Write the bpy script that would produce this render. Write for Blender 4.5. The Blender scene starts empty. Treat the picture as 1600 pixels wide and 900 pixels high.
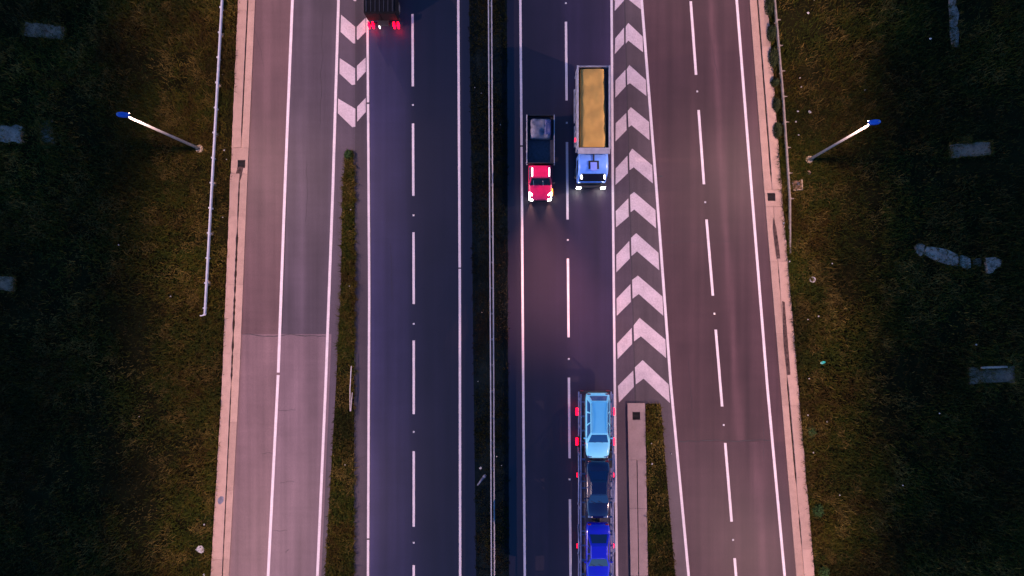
import bpy, bmesh, math, random
import numpy as np
from mathutils import Vector, Matrix
random.seed(7); RNG = np.random.default_rng(7)
SC = bpy.context.scene; COL = SC.collection
R = math.radians
# ---------------------------------------------------------------- camera, sky, sun, exposure
CAM_H = 53.33                                   # drone height over the road, looking straight down
cam_d = bpy.data.cameras.new('camera'); cam = bpy.data.objects.new('camera', cam_d); COL.objects.link(cam)
cam_d.lens = 24.0; cam_d.sensor_width = 36.0; cam_d.clip_start = 0.5; cam_d.clip_end = 6000
cam.location = (0, 0, CAM_H); SC.camera = cam
W = bpy.data.worlds.new('World'); SC.world = W; W.use_nodes = True
wn = W.node_tree; bgn = wn.nodes['Background']
sky = wn.nodes.new('ShaderNodeTexSky'); sky.sky_type = 'NISHITA'; sky.sun_disc = False
sky.sun_elevation = R(15.5); sky.sun_rotation = R(250); sky.air_density = 1.0; sky.dust_density = 0.3; sky.ozone_density = 10.0
wn.links.new(sky.outputs[0], bgn.inputs[0]); bgn.inputs[1].default_value = 0.15
sun_d = bpy.data.lights.new('sun', 'SUN'); sun_d.energy = 0.015; sun_d.angle = R(10); sun_d.color = (1, .75, .6)
sun = bpy.data.objects.new('sun', sun_d); COL.objects.link(sun); sun.location = (0, 0, 80)
sun.rotation_euler = (R(74.5), 0, R(-250 + 180))
SC.view_settings.view_transform = 'Standard'; SC.view_settings.look = 'None'
SC.view_settings.exposure = 0.9; SC.view_settings.gamma = 1.0; SC.view_settings.use_curve_mapping = False
LAMP_COLOR = (1.0, 0.60, 0.52); LAMP_POWER = 3600.0

# ---------------------------------------------------------------- small helpers
def X(px): return (px - 800) / 20.0
def Y(py): return (450 - py) / 20.0
def edge(*pts):                                 # a line along the road: (row, column) knots -> x in metres as a function of y in metres
    ys = np.array([Y(a) for a, b in pts]); xs = np.array([X(b) for a, b in pts]); o = np.argsort(ys); ys = ys[o]; xs = xs[o]
    def f(y):
        y = np.asarray(y, float); r = np.interp(y, ys, xs)
        lo = (xs[1]-xs[0])/(ys[1]-ys[0]); hi = (xs[-1]-xs[-2])/(ys[-1]-ys[-2])
        r = np.where(y < ys[0], xs[0]+(y-ys[0])*lo, r); r = np.where(y > ys[-1], xs[-1]+(y-ys[-1])*hi, r)
        return r if r.ndim else float(r)
    return f
def off(f, d): return lambda y: f(y) + d
class VN:
    def __init__(s, seed, cell): s.g = np.random.default_rng(seed).random((256,256)); s.c = cell
    def __call__(s, x, y):
        x = np.asarray(x)/s.c+1000.3; y = np.asarray(y)/s.c+1000.7; xi = np.floor(x).astype(int); yi = np.floor(y).astype(int); fx = x-xi; fy = y-yi
        fx = fx*fx*(3-2*fx); fy = fy*fy*(3-2*fy); g = lambda a, b: s.g[a % 256, b % 256]
        return (g(xi,yi)*(1-fx)+g(xi+1,yi)*fx)*(1-fy)+(g(xi,yi+1)*(1-fx)+g(xi+1,yi+1)*fx)*fy
class MB:
    def __init__(s): s.v = []; s.f = []
    def add(s, vs, fs):
        n = len(s.v); s.v += [tuple(map(float, p)) for p in vs]; s.f += [tuple(i+n for i in q) for q in fs]; return s
    def box(s, c, d, rz=0, tilt=None):
        x, y, z = d[0]/2, d[1]/2, d[2]/2
        p = [Vector((sx*x, sy*y, sz*z)) for sz in (-1, 1) for sx, sy in ((-1,-1),(1,-1),(1,1),(-1,1))]
        m = Matrix.Rotation(rz, 4, 'Z')
        if tilt: m = m @ Matrix.Rotation(tilt[0], 4, 'X') @ Matrix.Rotation(tilt[1], 4, 'Y')
        return s.add([tuple(m @ q + Vector(c)) for q in p], [(3,2,1,0),(4,5,6,7),(0,1,5,4),(1,2,6,5),(2,3,7,6),(3,0,4,7)])
    def prism(s, poly, z0, z1):
        n = len(poly); a = sum(poly[i][0]*poly[(i+1)%n][1]-poly[(i+1)%n][0]*poly[i][1] for i in range(n))
        if a < 0: poly = poly[::-1]
        return s.add([(x, y, z0) for x, y in poly]+[(x, y, z1) for x, y in poly],
              [tuple(range(n-1, -1, -1)), tuple(range(n, 2*n))]+[(i, (i+1)%n, n+(i+1)%n, n+i) for i in range(n)])
    def loft(s, secs, caps=True):
        n = len(secs[0]); vs = [p for q in secs for p in q]; fs = []
        for k in range(len(secs)-1):
            for i in range(n): fs.append((k*n+i, k*n+(i+1)%n, (k+1)*n+(i+1)%n, (k+1)*n+i))
        if caps: fs += [tuple(range(n-1, -1, -1)), tuple(range((len(secs)-1)*n, len(secs)*n))]
        return s.add(vs, fs)
    def tube(s, pts, r, n=10, r2=None):
        pts = [Vector(p) for p in pts]; secs = []
        for i, p in enumerate(pts):
            d = (pts[min(i+1, len(pts)-1)] - pts[max(i-1, 0)]).normalized()
            u = d.orthogonal().normalized() if i == 0 else (u - d*u.dot(d)).normalized()
            w = d.cross(u); rr = r if r2 is None else r + (r2-r)*i/(len(pts)-1)
            secs.append([tuple(p + (u*math.cos(t)+w*math.sin(t))*rr) for t in [2*math.pi*k/n for k in range(n)]])
        return s.loft(secs)
    def panel(s, q, t=.012):                    # a thin plate on four points
        q = [Vector(p) for p in q]; nrm = (q[1]-q[0]).cross(q[3]-q[0]).normalized()*t
        return s.add([tuple(p) for p in q]+[tuple(p+nrm) for p in q], [(3,2,1,0),(4,5,6,7),(0,1,5,4),(1,2,6,5),(2,3,7,6),(3,0,4,7)])
    def build(s, name, mat, parent=None, smooth=False, bevel=0):
        me = bpy.data.meshes.new(name); me.from_pydata(s.v, [], s.f)
        bm = bmesh.new(); bm.from_mesh(me); bmesh.ops.recalc_face_normals(bm, faces=bm.faces); bm.to_mesh(me); bm.free()
        me.materials.append(mat)
        if smooth: me.polygons.foreach_set('use_smooth', [True]*len(me.polygons))
        o = bpy.data.objects.new(name, me); COL.objects.link(o); o.parent = parent
        if bevel:
            b = o.modifiers.new('bevel', 'BEVEL'); b.width = bevel; b.segments = 2; b.limit_method = 'ANGLE'; b.angle_limit = R(35)
        return o
def thing(name, label, cat, loc=(0,0,0), rz=0, group=None):
    o = bpy.data.objects.new(name, None); COL.objects.link(o); o.location = loc; o.rotation_euler = (0,0,rz); o.empty_display_size = .3
    return tag(o, label, cat, group)
def tag(o, label, cat, group=None):
    o['label'] = label; o['category'] = cat
    if group: o['group'] = group
    return o
def struct(o): o['kind'] = 'structure'; return o
def copy_tree(o, parent=None):
    c = o.copy(); COL.objects.link(c)
    if parent: c.parent = parent
    for ch in list(o.children): copy_tree(ch, c)
    return c
def strip(name, fl, fr, y0, y1, z, mat, parent=None, n=40, zf=None):     # a sheet between two road edges, UV: u across 0..1, v along in metres
    ys = np.linspace(y0, y1, n+1); vs = []; fs = []
    for y in ys: vs += [(fl(y), y, z), (fr(y), y, z)]
    for i in range(n): fs.append((2*i, 2*i+1, 2*i+3, 2*i+2))
    me = bpy.data.meshes.new(name); me.from_pydata([tuple(map(float, v)) for v in vs], [], fs); me.materials.append(mat)
    uv = me.uv_layers.new(name='UVMap')
    for p in me.polygons:
        for li in p.loop_indices:
            vi = me.loops[li].vertex_index; uv.data[li].uv = (vi % 2, vs[vi][1])
    o = bpy.data.objects.new(name, me); COL.objects.link(o); o.parent = parent; return o

# ---------------------------------------------------------------- materials
def new_mat(name):
    m = bpy.data.materials.new(name); m.use_nodes = True; return m, m.node_tree, m.node_tree.nodes['Principled BSDF']
def simple(name, col, rough=.5, metal=0, noise=.25, scale=6.0, spec=.5, coat=0, emit=None, es=0):
    m, t, b = new_mat(name); N = t.nodes
    b.inputs['Roughness'].default_value = rough; b.inputs['Metallic'].default_value = metal
    b.inputs['Specular IOR Level'].default_value = spec; b.inputs['Coat Weight'].default_value = coat
    if noise:
        tc = N.new('ShaderNodeTexCoord'); nz = N.new('ShaderNodeTexNoise'); nz.inputs['Scale'].default_value = scale; nz.inputs['Detail'].default_value = 5
        mr = N.new('ShaderNodeMapRange'); mr.inputs[1].default_value = .3; mr.inputs[2].default_value = .7; mr.inputs[3].default_value = 1-noise; mr.inputs[4].default_value = 1+noise
        mx = N.new('ShaderNodeVectorMath'); mx.operation = 'SCALE'; mx.inputs[0].default_value = col
        t.links.new(tc.outputs['Object'], nz.inputs['Vector']); t.links.new(nz.outputs[0], mr.inputs[0]); t.links.new(mr.outputs[0], mx.inputs['Scale']); t.links.new(mx.outputs[0], b.inputs['Base Color'])
    else: b.inputs['Base Color'].default_value = (*col, 1)
    if emit: b.inputs['Emission Color'].default_value = (*emit, 1); b.inputs['Emission Strength'].default_value = es
    return m
def asphalt(name, col, bands=(), rough=.62, spec=.35, grain=.35, streak=.2, mottle=.18):
    m, t, b = new_mat(name); N = t.nodes; L = t.links
    geo = N.new('ShaderNodeNewGeometry'); uv = N.new('ShaderNodeUVMap')
    def noise(vec_scale, scale, detail, lo, hi):
        mp = N.new('ShaderNodeMapping'); mp.inputs['Scale'].default_value = vec_scale; L.new(geo.outputs['Position'], mp.inputs[0])
        nz = N.new('ShaderNodeTexNoise'); nz.inputs['Scale'].default_value = scale; nz.inputs['Detail'].default_value = detail; L.new(mp.outputs[0], nz.inputs['Vector'])
        mr = N.new('ShaderNodeMapRange'); mr.inputs[1].default_value = .28; mr.inputs[2].default_value = .72; mr.inputs[3].default_value = lo; mr.inputs[4].default_value = hi
        L.new(nz.outputs[0], mr.inputs[0]); return mr.outputs[0], nz.outputs[0]
    g, graw = noise((1,1,1), 22, 3, 1-grain, 1+grain)
    s, _ = noise((1.6, .03, 1), 1.0, 4, 1-streak, 1+streak)
    mo, _ = noise((1,.55,1), .45, 5, 1-mottle, 1+mottle)
    cr, _ = noise((.25, 2.2, 1), 1.0, 3, 1-.05, 1+.05)
    def mul(a, c):
        q = N.new('ShaderNodeMath'); q.operation = 'MULTIPLY'; L.new(a, q.inputs[0]); L.new(c, q.inputs[1]); return q.outputs[0]
    tot = mul(mul(mul(g, s), mo), cr)
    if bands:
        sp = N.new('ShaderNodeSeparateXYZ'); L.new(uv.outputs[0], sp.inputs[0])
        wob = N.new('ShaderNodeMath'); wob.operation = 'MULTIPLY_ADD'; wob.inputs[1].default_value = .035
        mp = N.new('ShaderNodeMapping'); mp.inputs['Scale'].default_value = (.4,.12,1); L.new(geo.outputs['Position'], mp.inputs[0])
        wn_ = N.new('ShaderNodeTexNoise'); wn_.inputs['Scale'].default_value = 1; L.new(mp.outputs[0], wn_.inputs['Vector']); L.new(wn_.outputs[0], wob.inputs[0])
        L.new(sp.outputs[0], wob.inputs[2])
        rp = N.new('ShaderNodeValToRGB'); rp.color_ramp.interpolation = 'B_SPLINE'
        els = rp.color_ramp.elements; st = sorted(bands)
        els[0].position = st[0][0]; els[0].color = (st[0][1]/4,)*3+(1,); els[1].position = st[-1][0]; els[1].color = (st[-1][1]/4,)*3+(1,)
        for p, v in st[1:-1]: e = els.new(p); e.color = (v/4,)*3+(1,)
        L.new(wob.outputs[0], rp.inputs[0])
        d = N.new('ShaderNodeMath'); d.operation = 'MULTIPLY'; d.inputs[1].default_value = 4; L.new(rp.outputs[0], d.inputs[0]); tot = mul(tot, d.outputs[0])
    v = N.new('ShaderNodeVectorMath'); v.operation = 'SCALE'; v.inputs[0].default_value = col; L.new(tot, v.inputs['Scale']); L.new(v.outputs[0], b.inputs['Base Color'])
    b.inputs['Roughness'].default_value = rough; b.inputs['Specular IOR Level'].default_value = spec
    bp = N.new('ShaderNodeBump'); bp.inputs['Strength'].default_value = .25; bp.inputs['Distance'].default_value = .01; L.new(graw, bp.inputs['Height']); L.new(bp.outputs[0], b.inputs['Normal'])
    return m
def paint_mat(name, col, under, wear=.30):
    m, t, b = new_mat(name); N = t.nodes; L = t.links
    geo = N.new('ShaderNodeNewGeometry'); nz = N.new('ShaderNodeTexNoise'); nz.inputs['Scale'].default_value = 9; nz.inputs['Detail'].default_value = 6; nz.inputs['Roughness'].default_value = .7
    L.new(geo.outputs['Position'], nz.inputs['Vector'])
    n2 = N.new('ShaderNodeTexNoise'); n2.inputs['Scale'].default_value = 1.1; n2.inputs['Detail'].default_value = 3; L.new(geo.outputs['Position'], n2.inputs['Vector'])
    ad = N.new('ShaderNodeMath'); ad.operation = 'MULTIPLY_ADD'; ad.inputs[1].default_value = .5; L.new(n2.outputs[0], ad.inputs[0]); L.new(nz.outputs[0], ad.inputs[2])
    mr = N.new('ShaderNodeMapRange'); mr.inputs[1].default_value = .5; mr.inputs[2].default_value = 1.05; mr.inputs[3].default_value = 0; mr.inputs[4].default_value = wear; L.new(ad.outputs[0], mr.inputs[0])
    mx = N.new('ShaderNodeMix'); mx.data_type = 'RGBA'; mx.inputs['A'].default_value = (*col, 1); mx.inputs['B'].default_value = (*under, 1)
    L.new(mr.outputs[0], mx.inputs['Factor']); L.new(mx.outputs['Result'], b.inputs['Base Color']); b.inputs['Roughness'].default_value = .65; b.inputs['Specular IOR Level'].default_value = .3
    return m
def concrete(name, col, dirt=(.12,.09,.07), amount=.35, scale=1.6):
    m, t, b = new_mat(name); N = t.nodes; L = t.links
    geo = N.new('ShaderNodeNewGeometry'); oi = N.new('ShaderNodeObjectInfo')
    nz = N.new('ShaderNodeTexNoise'); nz.inputs['Scale'].default_value = scale; nz.inputs['Detail'].default_value = 8; nz.inputs['Roughness'].default_value = .65; L.new(geo.outputs['Position'], nz.inputs['Vector'])
    fn = N.new('ShaderNodeTexNoise'); fn.inputs['Scale'].default_value = 24; fn.inputs['Detail'].default_value = 4; L.new(geo.outputs['Position'], fn.inputs['Vector'])
    mr = N.new('ShaderNodeMapRange'); mr.inputs[1].default_value = .42; mr.inputs[2].default_value = .78; mr.inputs[3].default_value = 0; mr.inputs[4].default_value = amount; L.new(nz.outputs[0], mr.inputs[0])
    mx = N.new('ShaderNodeMix'); mx.data_type = 'RGBA'; mx.inputs['A'].default_value = (*col, 1); mx.inputs['B'].default_value = (*dirt, 1); L.new(mr.outputs[0], mx.inputs['Factor'])
    k = N.new('ShaderNodeMapRange'); k.inputs[3].default_value = .86; k.inputs[4].default_value = 1.1; L.new(oi.outputs['Random'], k.inputs[0])
    f2 = N.new('ShaderNodeMapRange'); f2.inputs[1].default_value = .3; f2.inputs[2].default_value = .7; f2.inputs[3].default_value = .82; f2.inputs[4].default_value = 1.16; L.new(fn.outputs[0], f2.inputs[0])
    q = N.new('ShaderNodeMath'); q.operation = 'MULTIPLY'; L.new(k.outputs[0], q.inputs[0]); L.new(f2.outputs[0], q.inputs[1])
    v = N.new('ShaderNodeVectorMath'); v.operation = 'SCALE'; L.new(mx.outputs['Result'], v.inputs[0]); L.new(q.outputs[0], v.inputs['Scale']); L.new(v.outputs[0], b.inputs['Base Color'])
    b.inputs['Roughness'].default_value = .85; b.inputs['Specular IOR Level'].default_value = .2
    bp = N.new('ShaderNodeBump'); bp.inputs['Strength'].default_value = .3; bp.inputs['Distance'].default_value = .02; L.new(fn.outputs[0], bp.inputs['Height']); L.new(bp.outputs[0], b.inputs['Normal'])
    return m
def soil_mat(name, c1, c2, scale=.6):
    m, t, b = new_mat(name); N = t.nodes; L = t.links
    geo = N.new('ShaderNodeNewGeometry'); nz = N.new('ShaderNodeTexNoise'); nz.inputs['Scale'].default_value = scale; nz.inputs['Detail'].default_value = 10; nz.inputs['Roughness'].default_value = .7
    L.new(geo.outputs['Position'], nz.inputs['Vector'])
    rp = N.new('ShaderNodeValToRGB'); rp.color_ramp.elements[0].position = .35; rp.color_ramp.elements[1].position = .68
    rp.color_ramp.elements[0].color = (*c1, 1); rp.color_ramp.elements[1].color = (*c2, 1); L.new(nz.outputs[0], rp.inputs[0]); L.new(rp.outputs[0], b.inputs['Base Color'])
    b.inputs['Roughness'].default_value = 1; b.inputs['Specular IOR Level'].default_value = .05
    bp = N.new('ShaderNodeBump'); bp.inputs['Distance'].default_value = .15; bp.inputs['Strength'].default_value = .6; L.new(nz.outputs[0], bp.inputs['Height']); L.new(bp.outputs[0], b.inputs['Normal'])
    return m
def blade_mat(name):
    m, t, b = new_mat(name); a = t.nodes.new('ShaderNodeAttribute'); a.attribute_name = 'tint'; t.links.new(a.outputs[0], b.inputs['Base Color'])
    b.inputs['Roughness'].default_value = .8; b.inputs['Specular IOR Level'].default_value = .1; return m
M = dict(
    main_l=asphalt('asphalt_dark_banded', (.0155,.0130,.034), [(0,2.6),(.1,2.4),(.16,1.7),(.3,1.1),(.38,1.2),(.46,.9),(.54,.42),(.7,.36),(.88,.36),(1,.5)], spec=.62, rough=.42),  # bands across the width: palest along the left edge, darkest past the dashes
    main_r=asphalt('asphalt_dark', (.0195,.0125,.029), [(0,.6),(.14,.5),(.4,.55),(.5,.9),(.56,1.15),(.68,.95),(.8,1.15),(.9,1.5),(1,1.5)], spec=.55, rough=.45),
    slip_l=asphalt('asphalt_old', (.067,.051,.065), [(0,1),(.38,1.0),(.45,.72),(.53,1.3),(.6,.66),(.72,.68),(.82,1.05),(1,.95)]),
    shoulder=asphalt('asphalt_shoulder', (.094,.055,.055)),
    shoulder_low=asphalt('asphalt_shoulder_light', (.142,.090,.092)),
    patch_l=asphalt('asphalt_patch', (.134,.091,.102), [(0,1),(.2,1.0),(.38,1.18),(.55,.8),(.72,.78),(.88,1.2),(1,1)]),
    slip_r=asphalt('asphalt_brown', (.046,.0235,.026), [(0,1.3),(.2,1.25),(.35,.9),(.5,1.05),(.60,.80),(.68,.85),(.715,2.0),(.75,.9),(.8,.85),(.9,1.2),(1,1.2)]),
    patch_r=asphalt('asphalt_brown_patch', (.048,.025,.029), [(0,1),(.3,.95),(.5,1.05),(.66,.85),(.72,1.5),(.77,.9),(1,1)]),
    gore=asphalt('asphalt_gore', (.065,.048,.052)),
    seam=simple('bitumen_seam', (.012,.011,.012), .7), tar=simple('tar_line', (.03,.025,.028), .7),
    white=paint_mat('road_paint', (.70,.62,.62), (.22,.19,.19), .5), chev=paint_mat('chevron_paint', (.60,.50,.51), (.20,.16,.16), .7),
    kerb=concrete('kerb_concrete', (.37,.25,.195)), island=concrete('island_concrete', (.30,.22,.20)),
    slab=concrete('weathered_concrete', (.24,.14,.085), (.03,.03,.03), .95, 2.2), rock=concrete('pale_rubble', (.36,.25,.18), (.03,.03,.03), 1.0, 1.7),
    dirt=soil_mat('joint_dirt', (.018,.013,.010), (.05,.035,.025), 5), soil=soil_mat('soil', (.005,.005,.0012), (.016,.014,.004)),
    msoil=soil_mat('median_soil', (.003,.008,.009), (.007,.013,.014), 2), blade=blade_mat('grass_blades'),
    inner_shoulder2=asphalt('asphalt_gore_left', (.060,.043,.052), rough=.55), inner_shoulder=asphalt('asphalt_inner_shoulder', (.046,.036,.044), rough=.55),
    silt=soil_mat('silt', (.028,.018,.016), (.11,.072,.062), 4),
    galv=simple('galvanised_steel', (.42,.43,.46), .6, .15, .12, 3), post=simple('galvanised_post', (.12,.12,.13), .5, .6),
    rust=simple('weathered_rail', (.21,.165,.125), .7, .1, .3, 4), pole=simple('pole_steel', (.24,.23,.22), .5, .2, .1, 2),
    housing=simple('blue_housing', (.025,.10,.46), .35, 0, .05, 3, .5, .3), footing=concrete('footing', (.40,.30,.18)),
    black=simple('black_plastic', (.012,.012,.014), .5, 0, .1), tyre=simple('tyre_rubber', (.014,.014,.014), .8), rim=simple('wheel_rim', (.35,.35,.37), .35, .8),
    chassis=simple('chassis_paint', (.02,.02,.024), .6), glass=simple('window_glass', (.006,.010,.022), .05, 0, 0, spec=.8), chrome=simple('bright_trim', (.6,.6,.62), .25, .9, 0),
    red=simple('red_paint', (.72,.006,.085), .35, 0, .12, 3, .5, .4), bluecab=simple('blue_cab_paint', (.15,.34,.86), .35, 0, .12, 3, .5, .4),
    sky_blue=simple('pale_blue_paint', (.30,.90,.98), .25, 0, .03, 2, .5, .6), navy=simple('navy_paint', (.004,.007,.040), .2, 0, .05, 2, .5, .8), royal=simple('royal_blue_paint', (.006,.008,.42), .25, 0, .05, 2, .5, .6),
    steel_grey=simple('grey_steel', (.26,.26,.30), .5, .2, .25, 3), pale_grey=simple('pale_grey_paint', (.27,.27,.31), .5, 0, .2, 3),
    tarp=simple('ochre_tarpaulin', (.40,.235,.045), .7, 0, .14, 1.3), cargo=simple('grey_tarpaulin', (.13,.13,.165), .8, 0, .4, 3), cargo_blue=simple('blue_tarpaulin', (.05,.06,.16), .6, 0, .3, 3),
    frame=simple('transporter_frame', (.16,.18,.30), .45, .2, .2, 3), deck=simple('deck_plate', (.05,.05,.07), .6, .3, .3, 5),
    box_dark=simple('dark_box_body', (.003,.003,.005), .8, 0, .3, 2, spec=.15), plate=simple('number_plate', (.45,.43,.42), .5, 0, .1),
    head=simple('headlight_lens', (.9,.9,.9), .2, 0, 0, emit=(1,.95,.9), es=24), marker=simple('white_marker', (.9,.9,.9), .3, 0, 0, emit=(1,.93,.95), es=6),
    tail=simple('tail_lens', (.5,.01,.03), .3, 0, 0, emit=(1,.0,.014), es=4.5), amber=simple('amber_lens', (.8,.25,.02), .3, 0, 0, emit=(1,.28,.02), es=6),
    plate_glow=simple('plate_lamp_lens', (.8,.8,.8), .3, 0, 0, emit=(1,.95,.92), es=.7), galv_median=simple('dull_galvanised', (.24,.24,.26), .7, .1, .2, 3),
    lens=simple('lamp_lens', (.9,.8,.7), .3, 0, 0, emit=LAMP_COLOR, es=30),
    litter=simple('white_litter', (.45,.42,.38), .7), teal=simple('teal_plastic', (.02,.40,.30), .4), iron=simple('cast_iron', (.010,.007,.007), .85, 0), pit=simple('drain_pit', (.006,.005,.005), .9),
    reflector=simple('stud_reflector', (.42,.40,.40), .3), leaf=blade_mat('leaf'), stick=simple('pale_rod', (.55,.47,.45), .5, .2),
)

# ---------------------------------------------------------------- the road layout, as edges in metres
kLo = edge((0,373),(300,360),(450,354),(600,348),(900,330)); kLg = edge((0,388),(300,374),(600,362),(900,348)); kLi = edge((0,399),(300,386),(600,374),(900,358))
L1 = edge((0,457),(300,445),(580,435),(900,419)); L2 = edge((0,529),(300,520),(600,509),(900,496)); sL = edge((0,556),(900,554.5))
L3 = edge((0,574),(450,577),(900,575)); L4 = edge((0,644.5),(450,646.5),(900,646.5)); L5 = edge((0,716),(450,718.5),(900,719))
mL = edge((0,733),(300,737),(600,740),(900,744)); mR = edge((0,792),(900,795.5))
R1 = edge((0,813),(300,815.5),(600,817.5),(900,820)); R2 = edge((0,884),(900,891.5)); R3 = edge((0,955.5),(300,957.5),(600,960.5),(900,964))
sR = edge((0,976),(600,992),(900,1000)); R4 = edge((0,1002.5),(300,1026),(600,1048),(900,1076)); R5 = edge((0,1079),(345,1104),(692,1133),(900,1150)); R6 = edge((0,1151),(300,1174.5),(600,1198.5),(900,1226))
kRi = edge((0,1171),(300,1194),(600,1219),(900,1244)); kRg = edge((0,1183),(300,1206),(600,1230),(900,1256)); kRo = edge((0,1198),(300,1221),(600,1246),(900,1272))
YN, YP = -62.0, 62.0
ground = struct(MB().add([(-1500,-1500,-.05),(1500,-1500,-.05),(1500,1500,-.05),(-1500,1500,-.05)], [(0,1,2,3)]).build('ground', M['soil']))
slip_l = struct(strip('slip_road', kLi, sL, YN, YP, 0, M['slip_l']))
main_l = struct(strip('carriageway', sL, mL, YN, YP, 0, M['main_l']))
median = struct(strip('median', off(mL, 0), mR, YN, YP, .012, M['msoil']))
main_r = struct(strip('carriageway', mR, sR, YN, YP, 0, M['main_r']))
slip_r = struct(strip('slip_road', sR, kRi, YN, YP, 0, M['slip_r']))
# resurfaced areas and the seams between them
strip('asphalt_patch', off(L1,.1), off(L2,.3), YN, Y(522), .004, M['patch_l'], slip_l)
strip('hard_shoulder', kLi, off(L1,.1), YN, YP, .004, M['shoulder'], slip_l)
strip('hard_shoulder', kLi, off(L1,.1), YN, Y(522), .006, M['shoulder_low'], slip_l)
strip('seam', off(L1,.1), off(L1,.19), Y(522), Y(300), .008, M['tar'], slip_l, 10)
strip('seam', off(sL,-.03), off(sL,.03), YN, YP, .004, M['tar'], slip_l)
strip('hard_shoulder', off(sL,.03), off(L3,.14), YN, YP, .004, M['inner_shoulder'], main_l)
strip('gore_surface', off(R3,-.06), sR, YN, YP, .004, M['inner_shoulder2'], main_r)
strip('gore_surface', sR, off(R4,.1), Y(2000) if False else YN, YP, .004, M['gore'], slip_r)
strip('asphalt_patch', off(R4,.3), kRi, YN, Y(690), .004, M['patch_r'], slip_r)
strip('seam', off(sR,-.035), off(sR,.035), YN, YP, .008, M['tar'], slip_r)

def crack(parent, x0, y0, x1, y1, w=.035, mat='tar', z=.0085, wob=.12):
    n = max(6, int(math.hypot(x1-x0, y1-y0)/.35)); pl = []; pr = []; o = 0; dx, dy = x1-x0, y1-y0; l = math.hypot(dx, dy); nx, ny = -dy/l, dx/l
    for i in range(n+1):
        o = o*.75+random.uniform(-wob, wob)*.6; ww = w*random.uniform(.5, 1.2)*(.35 if i in (0, n) else 1)
        cx, cy = x0+dx*i/n+nx*o, y0+dy*i/n+ny*o; pl.append((cx+nx*ww/2, cy+ny*ww/2, z)); pr.append((cx-nx*ww/2, cy-ny*ww/2, z))
    MB().add(pl+pr, [(i, n+1+i, n+2+i, i+1) for i in range(n)]).build('crack', M[mat], parent)
for p, px0, py0, px1, py1, w in [(slip_l,378,522,512,524.5,.07),(slip_l,428,641,462,642,.03),(slip_l,445,861,452,860,.06),(slip_l,408,708,428,707,.03),(slip_l,425,827,450,828,.03),(slip_l,415,120,398,40,.02),(slip_l,476,350,478,250,.025),(slip_l,500,200,505,20,.025),(slip_l,462,750,436,754,.025),
    (slip_r,1055,690,1212,686,.06),(slip_r,1021,272,1036,276,.12),(slip_r,1030,379,1142,377,.025),(slip_r,1075,560,1090,700,.02),(slip_r,1120,120,1100,20,.02),(slip_r,1190,640,1196,720,.03),(slip_r,1035,420,1050,640,.02),(main_l,610,380,612,470,.02),(main_l,560,718,572,712,.05),(main_r,900,480,905,560,.02),(main_r,930,330,934,420,.02)]:
    crack(p, X(px0), Y(py0), X(px1), Y(py1), w)
def line(parent, f, w, segs, z=.012, name='edge_line', mat='white'):
    for a, b in segs: strip(name, off(f,-w/2), off(f,w/2), Y(b), Y(a), z, M[mat], parent, max(1, int(abs(b-a)/60)))
TOP, BOT = -780, 1680
line(slip_l, L1, .215, [(TOP,582),(586,BOT)]); line(slip_l, L2, .21, [(TOP,BOT)])
line(main_l, L3, .18, [(TOP,160),(162.5,841),(843.5,BOT)]); line(main_l, L5, .185, [(TOP,418),(420,BOT)])
line(main_r, R1, .18, [(TOP,227),(229.5,BOT)]); line(main_r, R3, .185, [(TOP,BOT)])
line(slip_r, R4, .205, [(TOP,BOT)]); line(slip_r, R6, .205, [(TOP,BOT)])
dl = [(22,135),(193,306),(363,475),(532,647),(705,823),(883,1000)]
dl = [(22-171*k,135-171*k) for k in (4,3,2,1)] + dl + [(883+175*k,1000+175*k) for k in (1,2,3,4)]
line(main_l, L4, .185, dl, name='dash')
dr = [(34,157),(222,343),(404,527),(590,716),(780,904)]; dr = [(34-185*k,157-185*k) for k in (4,3,2,1)] + dr + [(780+187*k,904+187*k) for k in (1,2,3,4)]
line(main_r, R2, .185, dr, name='dash')
ds = [(2,117),(172,288),(343,462),(515,635),(692,815),(872,990)]; ds = [(2-171*k,117-171*k) for k in (4,3,2,1)] + ds + [(872+177*k,990+177*k) for k in (1,2,3,4)]
line(slip_r, R5, .20, ds, name='dash')
def stud(parent, f, py):
    y = Y(py); x = f(y); MB().add([(x-.07,y-.07,.012),(x+.07,y-.07,.012),(x+.07,y+.07,.012),(x-.07,y+.07,.012),(x-.045,y-.03,.035),(x+.045,y-.03,.035),(x+.045,y+.03,.035),(x-.045,y+.03,.035)],
        [(4,5,6,7),(0,1,5,4),(1,2,6,5),(2,3,7,6),(3,0,4,7)]).build('road_stud', M['reflector'], parent)
for a in (-7,164,336.6,506,674.7,848): stud(main_l, L4, a)
for a in (5,192,375,561,749): stud(main_r, R2, a)
for a in (-27,143,316,490,664,843.5): stud(slip_r, R5, a)
def chevron(parent, pts, dx=0, dy=0):
    MB().prism([(X(x+dx), Y(y+dy)) for x, y in pts], .0125, .0165).build('chevron_stripe', M['chev'], parent)
CL = [([(533,23),(555,42),(555,68),(552,68),(532.3,50)], [(557.5,42),(571.3,28),(571.6,50),(559,62.5),(557.5,61)]),
      ([(531,91),(555,107),(555,132),(550,133),(530.7,115)], [(557.7,103),(571.5,90),(571.5,112),(558,127)]),
      ([(528.3,154),(555.3,170),(555.3,198),(550.7,199),(528,177)], [(558,167),(571.5,153),(571.5,175),(558.3,190)])]
for a, b in CL: chevron(slip_l, a); chevron(slip_l, b)
for k in (1,2,3,4): chevron(slip_l, CL[0][0], 1.7*k, -66*k); chevron(slip_l, CL[0][1], 0, -66*k)
Z0 = lambda l: [(800+x/3, y/3) for x, y in l]
Z3 = lambda l: [(800+x/3, 300+y/3) for x, y in l]
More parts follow.
